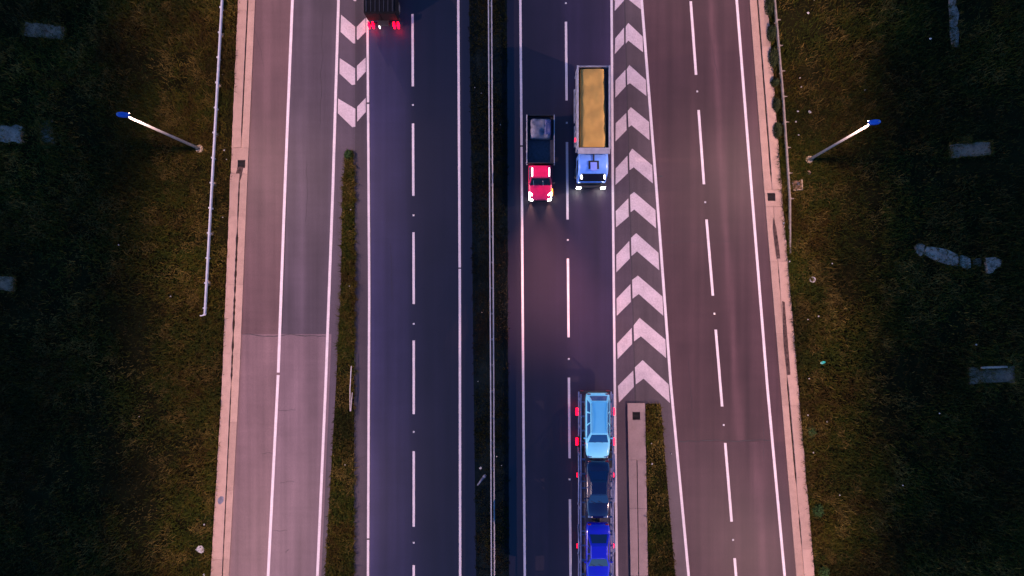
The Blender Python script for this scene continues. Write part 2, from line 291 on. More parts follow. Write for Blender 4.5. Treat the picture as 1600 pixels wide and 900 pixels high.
CR = [(Z0([(484,180),(525,130),(525,205),(482,253)]), Z0([(533,125),(545,108),(612,172),(614,245),(545,190),(533,205)])),
      (Z0([(485,378),(531,328),(533,405),(484,458)]), Z0([(538,325),(550,305),(627,375),(630,450),(553,390),(540,398)])),
      (Z0([(486,578),(535,530),(537,610),(485,663)]), Z0([(543,520),(557,503),(642,572),(644,657),(560,587),(546,597)])),
      (Z0([(486,790),(541,730),(543,812),(485,867)]), Z0([(549,720),(563,697),(657,775),(660,860),(570,784),(551,798)])),
      (Z3([(486,90),(545,30),(547,115),(488,165)]), Z3([(553,15),(572,0),(672,85),(675,170),(573,82),(556,95)])),
      (Z3([(489,295),(549,230),(552,312),(489,376)]), Z3([(558,215),(582,193),(686,285),(690,367),(586,278),(560,300)])),
      (Z3([(490,500),(555,432),(557,515),(491,580)]), Z3([(563,412),(590,392),(705,490),(709,580),(594,478),(565,500)])),
      (Z3([(493,710),(561,637),(563,712),(495,783)]), Z3([(570,625),(598,590),(719,692),(722,778),(604,676),(572,700)])),
      ([(965.5,603),(989.3,579),(990.3,604.5),(967,629)], [(992,574),(1004,562.6),(1044.5,600.5),(1046.5,629.5),(1005.5,591.5),(993.3,600.7)])]
for a, b in CR: chevron(slip_r, a); chevron(slip_r, b)
for k in (1,2,3,4): chevron(slip_r, CR[0][0], -.3*k, -67*k); chevron(slip_r, CR[0][1], -3.5*k, -67*k)

# ---------------------------------------------------------------- kerbs in cast sections, with a dirty joint between kerb and gutter
def section(name, fa, fb, ya, yb, z0, z1, mat, parent, n=3, bev=.012):
    ys = np.linspace(ya, yb, n+1); secs = [[(fa(y),y,z0),(fb(y),y,z0),(fb(y),y,z1),(fa(y),y,z1)] for y in ys]
    return MB().loft(secs).build(name, mat, parent, bevel=bev)
def kerb(fo, fg, fi, s, joint0, step, drains, grooves, name='kerb'):
    bed = struct(strip(name, off(fo, .03*s), off(fi, -.03*s), YN, YP, .02, M['dirt'])); rag = VN(21, .22)
    def half(y):                                # half width of the open joint along the kerb
        for a, b, w, rg in grooves:
            if Y(b) <= y <= Y(a):
                k = min(1, (y-Y(b))/.8+.1, (Y(a)-y)/.8+.1); return max(.006, w*k*(1+rg*(float(rag(y*1.0, 3.0*y))-.5)*2))
        return .006
    ys = [Y(joint0)+step*k for k in range(-16, 17)]; g = .005
    edge_o = lambda y: fo(y)+s*.05*(float(rag(y*.6, 7+y*.2))-.5)
    for i in range(len(ys)-1):
        a, b = ys[i]+g, ys[i+1]-g
        if b > YP or a < YN: continue
        hit = [d for d in drains if a < d < b]; cuts = [(a, b, True)]
        if hit:
            d = hit[0]; lo, hi = max(a, d-.75), min(b, d+1.1); cuts = [(lo, hi, False)]
            if lo-a <= .4: lo = a
            if b-hi <= .4: hi = b
            cuts = [(lo, hi, False)]
            if lo-a > .4: cuts.insert(0, (a, lo-.01, True))
            if b-hi > .4: cuts.append((hi+.01, b, True))
        for ya, yb, groove in cuts:
            if groove:
                n = 22 if abs(ya) < 26 else 3
                section('kerb_section', edge_o, lambda y: fg(y)-half(y)*s, ya, yb, -.03, .13, M['kerb'], bed, n, 0)
                section('gutter_section', lambda y: fg(y)+half(y)*s, fi, ya, yb, -.03, .07, M['kerb'], bed, n, 0)
            else:
                dy = hit[0]; h = .31; c = lambda y: fg(y)+.10*s   # a full-width slab with a pit for the grate
                section('drain_slab', fo, fi, dy+h, yb, -.03, .10, M['kerb'], bed, 1); section('drain_slab', fo, fi, ya, dy-h, -.03, .10, M['kerb'], bed, 1)
                section('drain_slab', fo, off(c,-.30*s), dy-h, dy+h, -.03, .0985, M['kerb'], bed, 1, 0); section('drain_slab', off(c,.30*s), fi, dy-h, dy+h, -.03, .0985, M['kerb'], bed, 1, 0)
    return bed
def grate(x, y, z, label, rz=0):
    t = thing('drain_grate', label, 'drain', (x,y,z), rz, 'drain grates set in the concrete kerbs')
    MB().box((0,0,-.07),(.57,.57,.01)).build('pit', M['pit'], t)
    f = MB(); [f.box(c, d) for c, d in (((0,.265,0),(.56,.04,.05)),((0,-.265,0),(.56,.04,.05)),((.265,0,0),(.04,.488,.05)),((-.265,0,0),(.04,.488,.05)))]
    f.build('frame', M['iron'], t)
    for i in range(5): MB().box((-.18+i*.09,0,-.004),(.035,.486,.03)).build('bar', M['iron'], t)
    MB().box((0,0,-.002),(.486,.05,.022)).build('cross_bar', M['iron'], t)
    return t
left_kerb = kerb(kLo, kLg, kLi, 1, 231, 5.35, [Y(256.5)], [(-900,218,.045,.15),(275,352,.045,.4),(352,600,.065,.75),(600,1700,.035,.35)])
right_kerb = kerb(kRo, kRg, kRi, -1, 297, 5.6, [Y(308)], [(-900,286,.055,.2),(408,458,.025,.7),(588,758,.06,.2),(790,860,.03,.9)])
def stain(parent, outline, z):                  # washed-out silt lying on the concrete
    MB().prism([(X(x), Y(y)) for x, y in outline], z, z+.006).build('silt_stain', M['silt'], parent)
stain(left_kerb, [(371.5,262),(376,260.5),(381,262),(380,267),(378.5,273),(377,279),(375.5,283),(373,281),(370,279),(370.5,275),(369.5,271),(371,266)], .101)
stain(right_kerb, [(1176,383),(1186,382),(1187,405),(1183,405)] if False else [(1207.5,340),(1211.5,355),(1216,385),(1218,404),(1213,404),(1209.5,380),(1207,356)], .131)
stain(right_kerb, [(1221,470),(1225,472),(1232,560),(1234,585),(1229,586),(1224,540)], .131)
grate(kLg(Y(256.5))+.10, Y(256.5), .075, 'drain grate in the left roadside kerb with a dark silt streak below it', R(2))
grate(kRg(Y(308))-.10, Y(308), .075, 'drain grate in the right roadside kerb near the concrete box', R(-4))
# concrete island and its kerb blocks
iA, iB = edge((630,980),(900,985)), edge((630,1007.3),(900,1012)); iG = edge((630,993.5),(900,997.5))
isl = struct(strip('traffic_island', off(iA,.05), off(iB,-.05), YN, Y(632), .02, M['dirt']))
dI = Y(649.5); h = .31
section('kerb_section', iA, iB, dI+h, Y(630), -.03, .12, M['island'], isl, 1); section('kerb_section', iA, iB, Y(718), dI-h, -.03, .12, M['island'], isl, 1)
section('kerb_section', iA, off(iG,-.30), dI-h, dI+h, -.03, .1185, M['island'], isl, 1, 0); section('kerb_section', off(iG,.30), iB, dI-h, dI+h, -.03, .1185, M['island'], isl, 1, 0)
yy = Y(718)-.012
for k in range(9):
    b = yy-(3.78 if k == 0 else 5.2)
    section('kerb_section', iA, off(iG,-.03), b, yy, -.03, .12, M['island'], isl, 1); section('kerb_section', off(iG,.03), iB, b, yy, -.03, .12, M['island'], isl, 1); yy = b-.012
grate(iG(dI), dI, .095, 'drain grate at the head of the narrow concrete island', 0)

# ---------------------------------------------------------------- grass and weeds
n1, n2, n3, n4 = VN(1, 4.0), VN(2, 1.1), VN(3, .45), VN(5, 2.2)
GREEN, OLIVE, STRAW, BROWN = (np.array(c) for c in ((.022,.028,.0022),(.043,.037,.0035),(.098,.068,.014),(.034,.021,.003)))
def blades(name, x, y, z, length, width, lean, tint, mat='blade', parent=None, kind='stuff'):
    n = len(x); ang = RNG.random(n)*2*np.pi; la = ang + RNG.normal(0, .5, n)
    dx, dy = np.cos(ang), np.sin(ang); wx, wy = -dy*width/2, dx*width/2
    lx, ly = np.cos(la)*lean*length, np.sin(la)*lean*length; hh = length*np.sqrt(np.clip(1-lean**2, .02, 1))
    v = np.empty((n,5,3), np.float32)
    v[:,0] = np.stack([x-wx, y-wy, z], 1); v[:,1] = np.stack([x+wx, y+wy, z], 1)
    mx, my, mz = x+lx*.35, y+ly*.35, z+hh*.7
    v[:,2] = np.stack([mx+wx*.8, my+wy*.8, mz], 1); v[:,3] = np.stack([mx-wx*.8, my-wy*.8, mz], 1); v[:,4] = np.stack([x+lx, y+ly, z+hh*.85], 1)
    me = bpy.data.meshes.new(name); base = np.arange(n)[:,None]*5
    loops = np.concatenate([base+np.array([[0,1,2,3]]), base+np.array([[3,2,4]])], 1).ravel().astype(np.int32)
    ls = (np.arange(n)[:,None]*7+np.array([[0,4]])).ravel().astype(np.int32)
    me.vertices.add(n*5); me.vertices.foreach_set('co', v.ravel()); me.loops.add(n*7); me.loops.foreach_set('vertex_index', loops)
    me.polygons.add(n*2); me.polygons.foreach_set('loop_start', ls); me.update(calc_edges=True)
    at = me.attributes.new('tint', 'FLOAT_COLOR', 'POINT'); c = np.ones((n,5,4), np.float32); c[:,:,:3] = tint[:,None,:]; at.data.foreach_set('color', c.ravel())
    me.materials.append(M[mat]); o = bpy.data.objects.new(name, me); COL.objects.link(o); o.parent = parent
    if kind: o['kind'] = kind
    return o
def grass_between(name, fa, fb, ya, yb, per_m2, hmin, hmax, dark=1.0, edge_pow=1.0, ragged=.0, straw=1.0):
    wmean = np.mean([fb(y)-fa(y) for y in np.linspace(ya, yb, 9)]); n = int(abs(wmean)*(yb-ya)*per_m2)
    y = ya+(yb-ya)*RNG.random(n); u = RNG.random(n)**edge_pow; xa = fa(y)+ragged*(n3(y*1.7, y*0+3)-.5); xb = fb(y)+ragged*(n3(y*1.7, y*0+9)-.5); x = xa+(xb-xa)*u
    p = n1(x,y)*.5+n2(x,y)*.35+n3(x,y)*.15; keep = RNG.random(n) < np.clip((p-.22)*2.6, .12, 1); x, y, p = x[keep], y[keep], p[keep]; n = len(x)
    q = n4(x,y)*.55+n3(x+50,y)*.45 + RNG.normal(0,.10,n)
    t = np.where((q<.44)[:,None], GREEN, np.where((q<.64)[:,None], OLIVE, BROWN))
    dry = (n2(x+31,y+17)*.6+n3(x,y+40)*.4+RNG.normal(0,.12,n)) > .74-.05*straw
    t = np.where(dry[:,None], STRAW*(.5+.7*RNG.random(n))[:,None], t)*(.65+.7*RNG.random(n))[:,None]*(.45+1.1*n1(x+9,y-4))[:,None]*dark
    L = hmin+(hmax-hmin)*RNG.random(n)**1.5*(.5+p)
    return blades(name, x, y, np.zeros(n), L, .02+.035*RNG.random(n), .35+.6*RNG.random(n), t)
grass_between('grass', lambda y: kLo(y)-26, kLo, -30, 30, 210, .12, .65, edge_pow=.72)
grass_between('grass', kRo, lambda y: kRo(y)+26, -30, 30, 210, .12, .65, edge_pow=1.4)
grass_between('grass', mL, mR, -30, 30, 260, .06, .25, .42, ragged=.3, straw=-4)
gA = edge((235,541),(300,535),(450,533),(600,525),(900,508)); gB = edge((235,552),(300,555.5),(900,554))
struct(strip('island_soil', gA, off(gB,-.06), YN, Y(240), .010, M['soil'])); grass_between('grass', gA, gB, -30, Y(236), 420, .10, .5, 1.25, ragged=.3, straw=1.5)
hA, hB = edge((630,1008),(900,1013)), edge((630,1032),(900,1055)); struct(strip('island_soil', off(hA,.02), hB, YN, Y(631), .010, M['soil'])); grass_between('grass', hA, hB, -30, Y(630), 420, .08, .4, 1.4, ragged=.2, straw=3)
def leafy(name, label, cat, px, py, rx, ry, hgt, n, col, group=None, leaf=.09):
    t = thing(name, label, cat, (X(px),Y(py),0), 0, group)
    r = np.sqrt(RNG.random(n)); a = RNG.random(n)*6.283; x = rx*r*np.cos(a)*(1+.25*RNG.normal(0,1,n)*.4); y = ry*r*np.sin(a); z = hgt*(1-r**3)*(.45+.55*RNG.random(n))
    c = np.array(col)[None]*(.5+1.0*RNG.random(n))[:,None]
    blades('foliage', x, y, z, leaf*(.8+1.2*RNG.random(n)), leaf*(.5+.4*RNG.random(n)), .6+.38*RNG.random(n), c, 'leaf', t, None)
    s = MB()
    for k in range(7):
        a = k*.9; s.tube([(0,0,0),(rx*.35*math.cos(a), ry*.35*math.sin(a), hgt*.5),(rx*.7*math.cos(a), ry*.7*math.sin(a), hgt*.65)], .014, 5, .005)
    s.build('stem', M['dirt'], t); return t
SG = 'low shrubs growing between the right kerb and the crash barrier'
for i, (px, py, rx, ry, lab) in enumerate([(1203,12,.36,.72,'long dark shrub at the top edge between kerb and crash barrier'),(1206,54,.34,.62,'dark shrub second from the top beside the right crash barrier'),(1209,92,.36,.72,'dark shrub third from the top beside the right crash barrier'),(1211,131,.26,.28,'smallest round dark shrub beside the right crash barrier'),(1213,165,.24,.5,'thin low shrub under the right crash barrier, below the round one'),(1215,205,.3,.6,'sprawling low shrub lowest of those beside the right crash barrier')]):
    leafy('shrub', lab, 'shrub', px-2, py, rx*1.05, ry*1.12, .7, 900, (.026,.034,.012), SG)
for px, py, s_, lab in [(1265,674,.55,'bright green leafy weed just beside the right kerb, upper of three'),(1277,797,.55,'bright green leafy weed beside the right kerb, middle of three'),(1286,893,.5,'bright green weed at the bottom edge beside the right kerb'),(545,243,.38,'dark green grassy bush at the head of the left planted strip')]:
    leafy('weed', lab, 'plant', px, py, s_*.8, s_, .4, 260, (.030,.062,.016), 'leafy weeds at the roadside', .11)

# ---------------------------------------------------------------- crash barriers
PROFILE = [(0,0),(.08,.05),(.08,.11),(.012,.14),(.012,.17),(.08,.20),(.08,.26),(0,.31)]
def beam(path, s, mat, parent, zb=.45):
    secs = []
    for i, (x, y, dz) in enumerate(path):
        f = [(x+s*n, y, zb+z+dz) for n, z in PROFILE]; bk = [(x+s*(n-.012), y, zb+z+dz) for n, z in PROFILE[::-1]]; secs.append(f+bk)
    return MB().loft(secs).build('beam', mat, parent)
def post(x, y, parent, mat, foot=None, h=.70):
    MB().box((x,y,h/2),(.10,.12,h)).build('post', mat, parent, bevel=.01)
    if foot: MB().prism([(x+.2*math.cos(a)*random.uniform(.7,1.2), y+.2*math.sin(a)*random.uniform(.7,1.2)) for a in [k*.785 for k in range(8)]], 0, .05).build('footing', foot, parent)
def elev(px, z): return (px-800)/20.0*(CAM_H-z)/CAM_H
gl = thing('crash_barrier', 'pale steel crash barrier with flared end on the left verge', 'crash barrier', (0,0,0), 0, 'steel crash barriers along the highway')
rl = edge((0,346.5),(492,319.5)); k_ = (CAM_H-.62)/CAM_H; rlx = lambda y: rl(y/k_)*k_
ys = np.linspace(Y(490)*k_, YP, 40); beam([(rlx(y), y, 0) for y in ys], 1, M['galv'], gl)
e = Y(490)*k_; xe = rlx(e)
MB().loft([[(xe-.01,e,.46),(xe+.09,e,.46),(xe+.09,e,.75),(xe-.01,e,.75)],[(xe-.12,e-.12,.44),(xe+.02,e-.14,.44),(xe+.02,e-.14,.77),(xe-.12,e-.12,.77)],[(xe-.32,e-.13,.44),(xe-.28,e-.2,.44),(xe-.28,e-.2,.77),(xe-.32,e-.13,.77)]]).build('end_flare', M['galv'], gl, bevel=.01)
y = Y(481); i = 0
while y < 34:
    post(rlx(y)-.075, y, gl, M['galv'], M['footing'] if i % 2 else None); MB().box((rlx(y)-.03, y, .6),(.06,.1,.2)).build('spacer', M['galv'], gl); y += 1.935; i += 1
gr_ = thing('crash_barrier', 'narrow weathered crash barrier sinking into the grass on the right verge', 'crash barrier', (0,0,0), 0, 'steel crash barriers along the highway')
rr = edge((0,1211),(150,1224),(300,1234),(395,1239)); rrx = lambda y: rr(y/k_)*k_
ys = np.linspace(Y(396)*k_, YP, 44); beam([(rrx(y), y, -.52*max(0, min(1, (Y(318)-y)/3.9))) for y in ys], -1, M['rust'], gr_)
y = Y(312)
while y < 34: post(rrx(y)+.07, y, gr_, M['rust']); MB().box((rrx(y)+.2, y, .66),(.16,.05,.05)).build('bracket', M['rust'], gr_); y += 1.97
gm = thing('crash_barrier', 'double sided steel crash barrier running along the dark central median', 'crash barrier', (0,0,0), 0, 'steel crash barriers along the highway')
m1 = edge((0,763.3),(600,766.8),(900,768)); m2 = edge((0,767.9),(600,771.4),(900,772.6))
ys = np.linspace(YN, YP, 40); beam([(m1(y)*k_+.03, y, 0) for y in ys], -1, M['galv_median'], gm); beam([(m2(y)*k_-.03, y, 0) for y in ys], 1, M['galv_median'], gm)
y = -30.0
while y < 30: post((m1(y)+m2(y))/2*k_, y, gm, M['post'], None, .66); y += 2.0

# ---------------------------------------------------------------- street lamps: a floodlight on a pole, spread evenly along the road
def lamp_light(t, side, h, head):
    d = bpy.data.lights.new('lamp_light', 'POINT'); d.energy = LAMP_POWER; d.color = LAMP_COLOR; d.shadow_soft_size = .12; d.use_nodes = True
    nt = d.node_tree; N = nt.nodes; L = nt.links; em = [n for n in N if n.type == 'EMISSION'][0]
    g = N.new('ShaderNodeNewGeometry'); sp = N.new('ShaderNodeSeparateXYZ'); L.new(g.outputs['Incoming'], sp.inputs[0])
    def m(op, a, b=None, c=None):
        q = N.new('ShaderNodeMath'); q.operation = op
        for i, v in enumerate((a, b, c)):
            if v is None: continue
            if isinstance(v, (int, float)): q.inputs[i].default_value = v
            else: L.new(v, q.inputs[i])
        return q.outputs[0]
    dz = m('MAXIMUM', m('MULTIPLY', sp.outputs[2], -1.0), .02)
    a = m('DIVIDE', m('MULTIPLY', sp.outputs[0], side), dz); b = m('DIVIDE', sp.outputs[1], dz)       # inward and along-road offset, in lamp heights
    gb = m('MAXIMUM', m('SUBTRACT', 1.0, m('DIVIDE', m('ABSOLUTE', b), 3.5)), 0.0)
    rise = N.new('ShaderNodeMapRange'); rise.interpolation_type = 'SMOOTHERSTEP'; L.new(a, rise.inputs[0]); rise.inputs[1].default_value = -.95; rise.inputs[2].default_value = .12; rise.inputs[3].default_value = .0; rise.inputs[4].default_value = 1
    fall = N.new('ShaderNodeMapRange'); fall.interpolation_type = 'SMOOTHSTEP'; L.new(a, fall.inputs[0]); fall.inputs[1].default_value = .5; fall.inputs[2].default_value = 2.3; fall.inputs[3].default_value = 1; fall.inputs[4].default_value = .26
    inv = m('MINIMUM', m('DIVIDE', 1.0, m('POWER', dz, 3.0)), 24.0)
    up = m('GREATER_THAN', m('MULTIPLY', sp.outputs[2], -1.0), .05)
    st = m('MULTIPLY', m('MULTIPLY', m('MULTIPLY', m('MULTIPLY', gb, rise.outputs[0]), fall.outputs[0]), inv), up)
    L.new(st, em.inputs['Strength'])
    o = bpy.data.objects.new('lamp_light', d); COL.objects.link(o); o.parent = t; o.location = head; return o
def street_lamp(x, y, side, h, lean, label):
    t = thing('street_lamp', label, 'street lamp', (x,y,0), 0, 'street lamps on the verges')
    MB().prism([(.30*math.cos(a), .30*math.sin(a)) for a in [k*.524 for k in range(12)]], 0, .24).build('footing', M['footing'], t, bevel=.02)
    MB().box((0,0,.255),(.34,.34,.03)).build('base_plate', M['pole'], t)
    MB().tube([(0,0,.27),(lean[0]*.5,lean[1]*.5,h*.5),(lean[0],lean[1],h)], .118, 12, .065).build('pole', M['pole'], t, True)
    hx, hy = lean; hd = thing_child('lamp_head', t, (hx, hy, h), side)
    lamp_light(t, side, h, (hx+.42*side, hy, h-.08)); return t
def thing_child(name, t, loc, side):
    s = side; secs = []
    for px, hw, z0, z1 in ((-.34,.09,.14,.26),(-.26,.15,.09,.30),(.0,.18,.02,.27),(.26,.15,-.03,.17),(.34,.08,-.04,.09)):
        secs.append([(loc[0]+s*px, loc[1]-hw, loc[2]+z0),(loc[0]+s*px, loc[1]+hw, loc[2]+z0),(loc[0]+s*px, loc[1]+hw*.8, loc[2]+z1-.04),(loc[0]+s*px, loc[1]+hw*.4, loc[2]+z1),(loc[0]+s*px, loc[1]-hw*.4, loc[2]+z1),(loc[0]+s*px, loc[1]-hw*.8, loc[2]+z1-.04)])
    o = MB().loft(secs).build(name, M['housing'], t, bevel=.015)
    MB().box((loc[0]-s*.22, loc[1], loc[2]+.295),(.08,.08,.05)).build('photocell', M['pale_grey'], o)
    MB().box((loc[0]+s*.2, loc[1], loc[2]-.012),(.26,.24,.02), 0, (0, R(8)*s)).build('lens', M['lens'], o); return o
for k, lab in ((0,'tall street lamp with blue head on the left verge'),(1,'street lamp on the left verge beyond the top of the view'),(-1,'street lamp on the left verge beyond the bottom of the view')):
    street_lamp(X(313), Y(233)+35*k, 1, 10.5, (0,0), lab)
for k, lab in ((0,'tall street lamp with blue head on the right verge'),(1,'street lamp on the right verge beyond the top of the view'),(-1,'street lamp on the right verge beyond the bottom of the view')):
    street_lamp(X(1263), Y(250)+35*k, -1, 9.6, (0,.6), lab)

# ---------------------------------------------------------------- vehicles (local +Y is forward)
def wheel(t, x, y, r, w, twin=False):
    for dx in ((0,) if not twin else (0, -math.copysign(w+.04, x))):
        o = MB().tube([(x+dx-w/2,y,r),(x+dx+w/2,y,r)], r, 20).build('wheel', M['tyre'], t, bevel=.03)
        s = math.copysign(1, x); MB().tube([(x+dx+s*(w/2-.02),y,r),(x+dx+s*(w/2+.012),y,r)], r*.6, 14).build('rim', M['rim'], o)
def rsec(y, hw, z0, z1, rb=.10, rt=.14, crown=.04):
    p = [(-hw+rb,z0),(hw-rb,z0),(hw,z0+rb),(hw,z1-rt),(hw-rt*.35,z1-rt*.3),(hw-rt,z1),(0,z1+crown),(-hw+rt,z1),(-hw+rt*.35,z1-rt*.3),(-hw,z1-rt),(-hw,z0+rb)]
    return [(x,y,z) for x, z in p]
def low_beam(t, loc, yaw, power, col=(1,.43,.36)):
    d = bpy.data.lights.new('headlight_beam', 'POINT'); d.energy = power; d.color = col; d.shadow_soft_size = .07; d.use_nodes = True
    nt = d.node_tree; N = nt.nodes; L = nt.links; em = [n for n in N if n.type == 'EMISSION'][0]
    g = N.new('ShaderNodeNewGeometry'); sp = N.new('ShaderNodeSeparateXYZ'); L.new(g.outputs['Incoming'], sp.inputs[0])
    def m(op, a, b=None):
        q = N.new('ShaderNodeMath'); q.operation = op
        for i, v in enumerate((a, b)):
            if v is None: continue
            if isinstance(v, (int, float)): q.inputs[i].default_value = v
            else: L.new(v, q.inputs[i])
        return q.outputs[0]
    def ramp(v, a, b, x, y):
        q = N.new('ShaderNodeMapRange'); q.interpolation_type = 'SMOOTHSTEP'; L.new(v, q.inputs[0])
        for i, k in enumerate((a, b, x, y)): q.inputs[i+1].default_value = k
        return q.outputs[0]
    dz = m('MAXIMUM', m('MULTIPLY', sp.outputs[2], -1.0), .02); fw = m('MULTIPLY', sp.outputs[1], -1.0)       # the trucks drive towards -Y
    D = m('MULTIPLY', m('DIVIDE', fw, dz), loc[2]); lat = m('ABSOLUTE', m('SUBTRACT', m('DIVIDE', sp.outputs[0], m('MAXIMUM', fw, .05)), yaw))
    e = m('MULTIPLY', m('MULTIPLY', ramp(D, -.5, .9, 0, 1), ramp(D, 3.5, 16, 1, 0)), ramp(lat, .05, .8, 1, 0))
    L.new(m('MULTIPLY', e, m('MINIMUM', m('DIVIDE', 1.0, m('POWER', dz, 3.0)), 4000.0)), em.inputs['Strength'])
    o = bpy.data.objects.new('headlight_beam', d); COL.objects.link(o); o.parent = t; o.location = loc; return o
def car(name, label, loc, rz, Lc, Wc, H, paint, estate=True, group=None, glass='glass'):
    t = thing(name, label, 'car', loc, rz, group); h = Lc/2; w = Wc/2
    MB().loft([rsec(-h,w*.80,.42,.78,.08,.10,.0),rsec(-h+.10,w*.93,.28,.95),rsec(-h+.5,w,.20,1.0),rsec(-.3,w,.18,.98),rsec(h-1.35,w,.18,.98,.1,.16,.03),rsec(h-.75,w*.985,.2,.93,.1,.2,.05),rsec(h-.28,w*.93,.22,.82,.1,.2,.05),rsec(h-.06,w*.80,.3,.68,.08,.14,.03),rsec(h,w*.66,.38,.58,.06,.08,.01)]).build('body', paint, t, True)
    yc, yr = h-1.22, (-h+.10 if estate else -h+.62); tf, tr = yc-.78, (yr+.38 if estate else yr+.75); bw, tw = w*.94, w*.70; zb, zt = .95, H-.05
    cab = MB().loft([[(-bw,yr,zb),(bw,yr,zb),(bw,yc,zb),(-bw,yc,zb)],[(-tw,tr,zt),(tw,tr,zt),(tw*.97,tf,zt),(-tw*.97,tf,zt)]]).build('cabin', paint, t, bevel=.03)
    rf = MB().loft([[(x*tw*1.0,y,zt-.01+dz) for x,y,dz in ((-1,tr,0),(1,tr,0),(.97,tf,0),(-.97,tf,0))],[(x*tw*.93,y,zt+.045+dz) for x,y,dz in ((-1,tr+.06,0),(1,tr+.06,0),(.97,tf-.06,0),(-.97,tf-.06,0))]]).build('roof', paint, t, bevel=.02)
    if estate:
        for s in (-1,1): MB().tube([(s*tw*.9,tr+.1,zt+.075),(s*tw*.9,(tr+tf)/2,zt+.10),(s*tw*.88,tf-.15,zt+.075)], .018, 6).build('roof_rail', M['chrome'], t)
    lerp = lambda a, b, k: tuple(a[i]+(b[i]-a[i])*k for i in range(3))
    def pane(nm, q, m=.08, n=.10):
        a, b, c, d = q; e = lerp; bl = lambda u, v: e(e(a,b,u), e(d,c,u), v)
        return MB().panel([bl(m,n),bl(1-m,n),bl(1-m,1-n),bl(m,1-n)], .008).build(nm, M[glass], t)
    pane('windscreen', [(bw,yc,zb),(-bw,yc,zb),(-tw*.97,tf,zt),(tw*.97,tf,zt)], .06, .06)
    pane('rear_window', [(-bw,yr,zb),(bw,yr,zb),(tw,tr,zt),(-tw,tr,zt)], .10, .15)
    for s in (-1,1):
        A, B, C_, D = (s*bw,yr,zb),(s*bw,yc,zb),(s*tw*.97,tf,zt),(s*tw,tr,zt)
        for u0, u1 in ((.08,.34),(.37,.62),(.65,.93)):
            q = [lerp(A,B,u0),lerp(A,B,u1),lerp(D,C_,u1),lerp(D,C_,u0)]; q = q if s > 0 else [q[1],q[0],q[3],q[2]]
            pane('side_window', q, .02, .12)
        MB().box((s*(w+.09),yc-.35,1.0),(.18,.10,.13)).build('mirror', paint, t, bevel=.03)
        MB().box((s*w*.66,h-.17,.70),(.32,.16,.13)).build('headlight', M['chrome'], t, bevel=.03)
        MB().box((s*w*.74,-h+.05,.82),(.24,.08,.2)).build('tail_light', simple_red, t, bevel=.02)
        for yw in (h-.88, -h+.82): wheel(t, s*(w-.10), yw, .32, .21)
    for s in (-.35,.25): MB().tube([(s*w,yc-.02,zb+.05),(s*w+.35,yc-.22,zb+.16)], .012, 5).build('wiper', M['black'], t)
    return t
simple_red = simple('unlit_tail_lens', (.25,.01,.015), .3, 0, 0)

# dark lorry leaving at the top of the left carriageway
def dark_lorry():
    t = thing('lorry', 'dark box lorry driving away at the top edge with red tail lights on', 'lorry', (-9.9, 20.45, 0), 0)
    MB().box((0,3.2,.72),(.9,6.9,.22)).build('chassis', M['chassis'], t, bevel=.02)
    MB().box((0,2.75,1.62),(2.36,5.3,1.5)).build('cargo_box', M['box_dark'], t, bevel=.04)
    for k in range(7): MB().box((-.96+k*.32,2.75,2.385),(.05,5.1,.03)).build('roof_rib', M['chassis'], t)
    for s in (-1,1): MB().box((s*.6,.088,1.6),(1.12,.03,1.34)).build('rear_door', M['box_dark'], t, bevel=.02); MB().box((s*1.02,2.7,2.40),(.035,5.0,.05)).build('roof_rail', M['chassis'], t)
    MB().box((0,-.02,.60),(2.42,.14,.26)).build('rear_bumper', M['chassis'], t, bevel=.03)
    for x in (-1.13,-.80,.83,1.14): MB().box((x,-.20,.72),(.115,.34,.60)).build('tail_light', M['tail'], t, bevel=.015)
    MB().box((.03,-.115,.58),(.62,.03,.36)).build('number_plate', M['plate'], t); MB().box((-.32,-.22,.62),(.09,.30,.4)).build('plate_lamp', M['plate_glow'], t)
    MB().loft([rsec(5.6,1.12,.5,2.5),rsec(6.9,1.12,.5,2.45),rsec(7.3,1.08,.5,1.5),rsec(7.4,1.0,.5,1.1)]).build('cab', M['box_dark'], t, True)
    MB().panel([(1.0,7.32,1.5),(-1.0,7.32,1.5),(-.95,6.95,2.3),(.95,6.95,2.3)], .03).build('windscreen', M['glass'], t)
    for s in (-1,1):
        wheel(t, s*1.05, 1.2, .46, .26, True); wheel(t, s*1.05, 6.2, .46, .26)
        MB().box((s*1.02,.35,.55),(.45,.03,.5)).build('mudflap', M['black'], t)
dark_lorry()

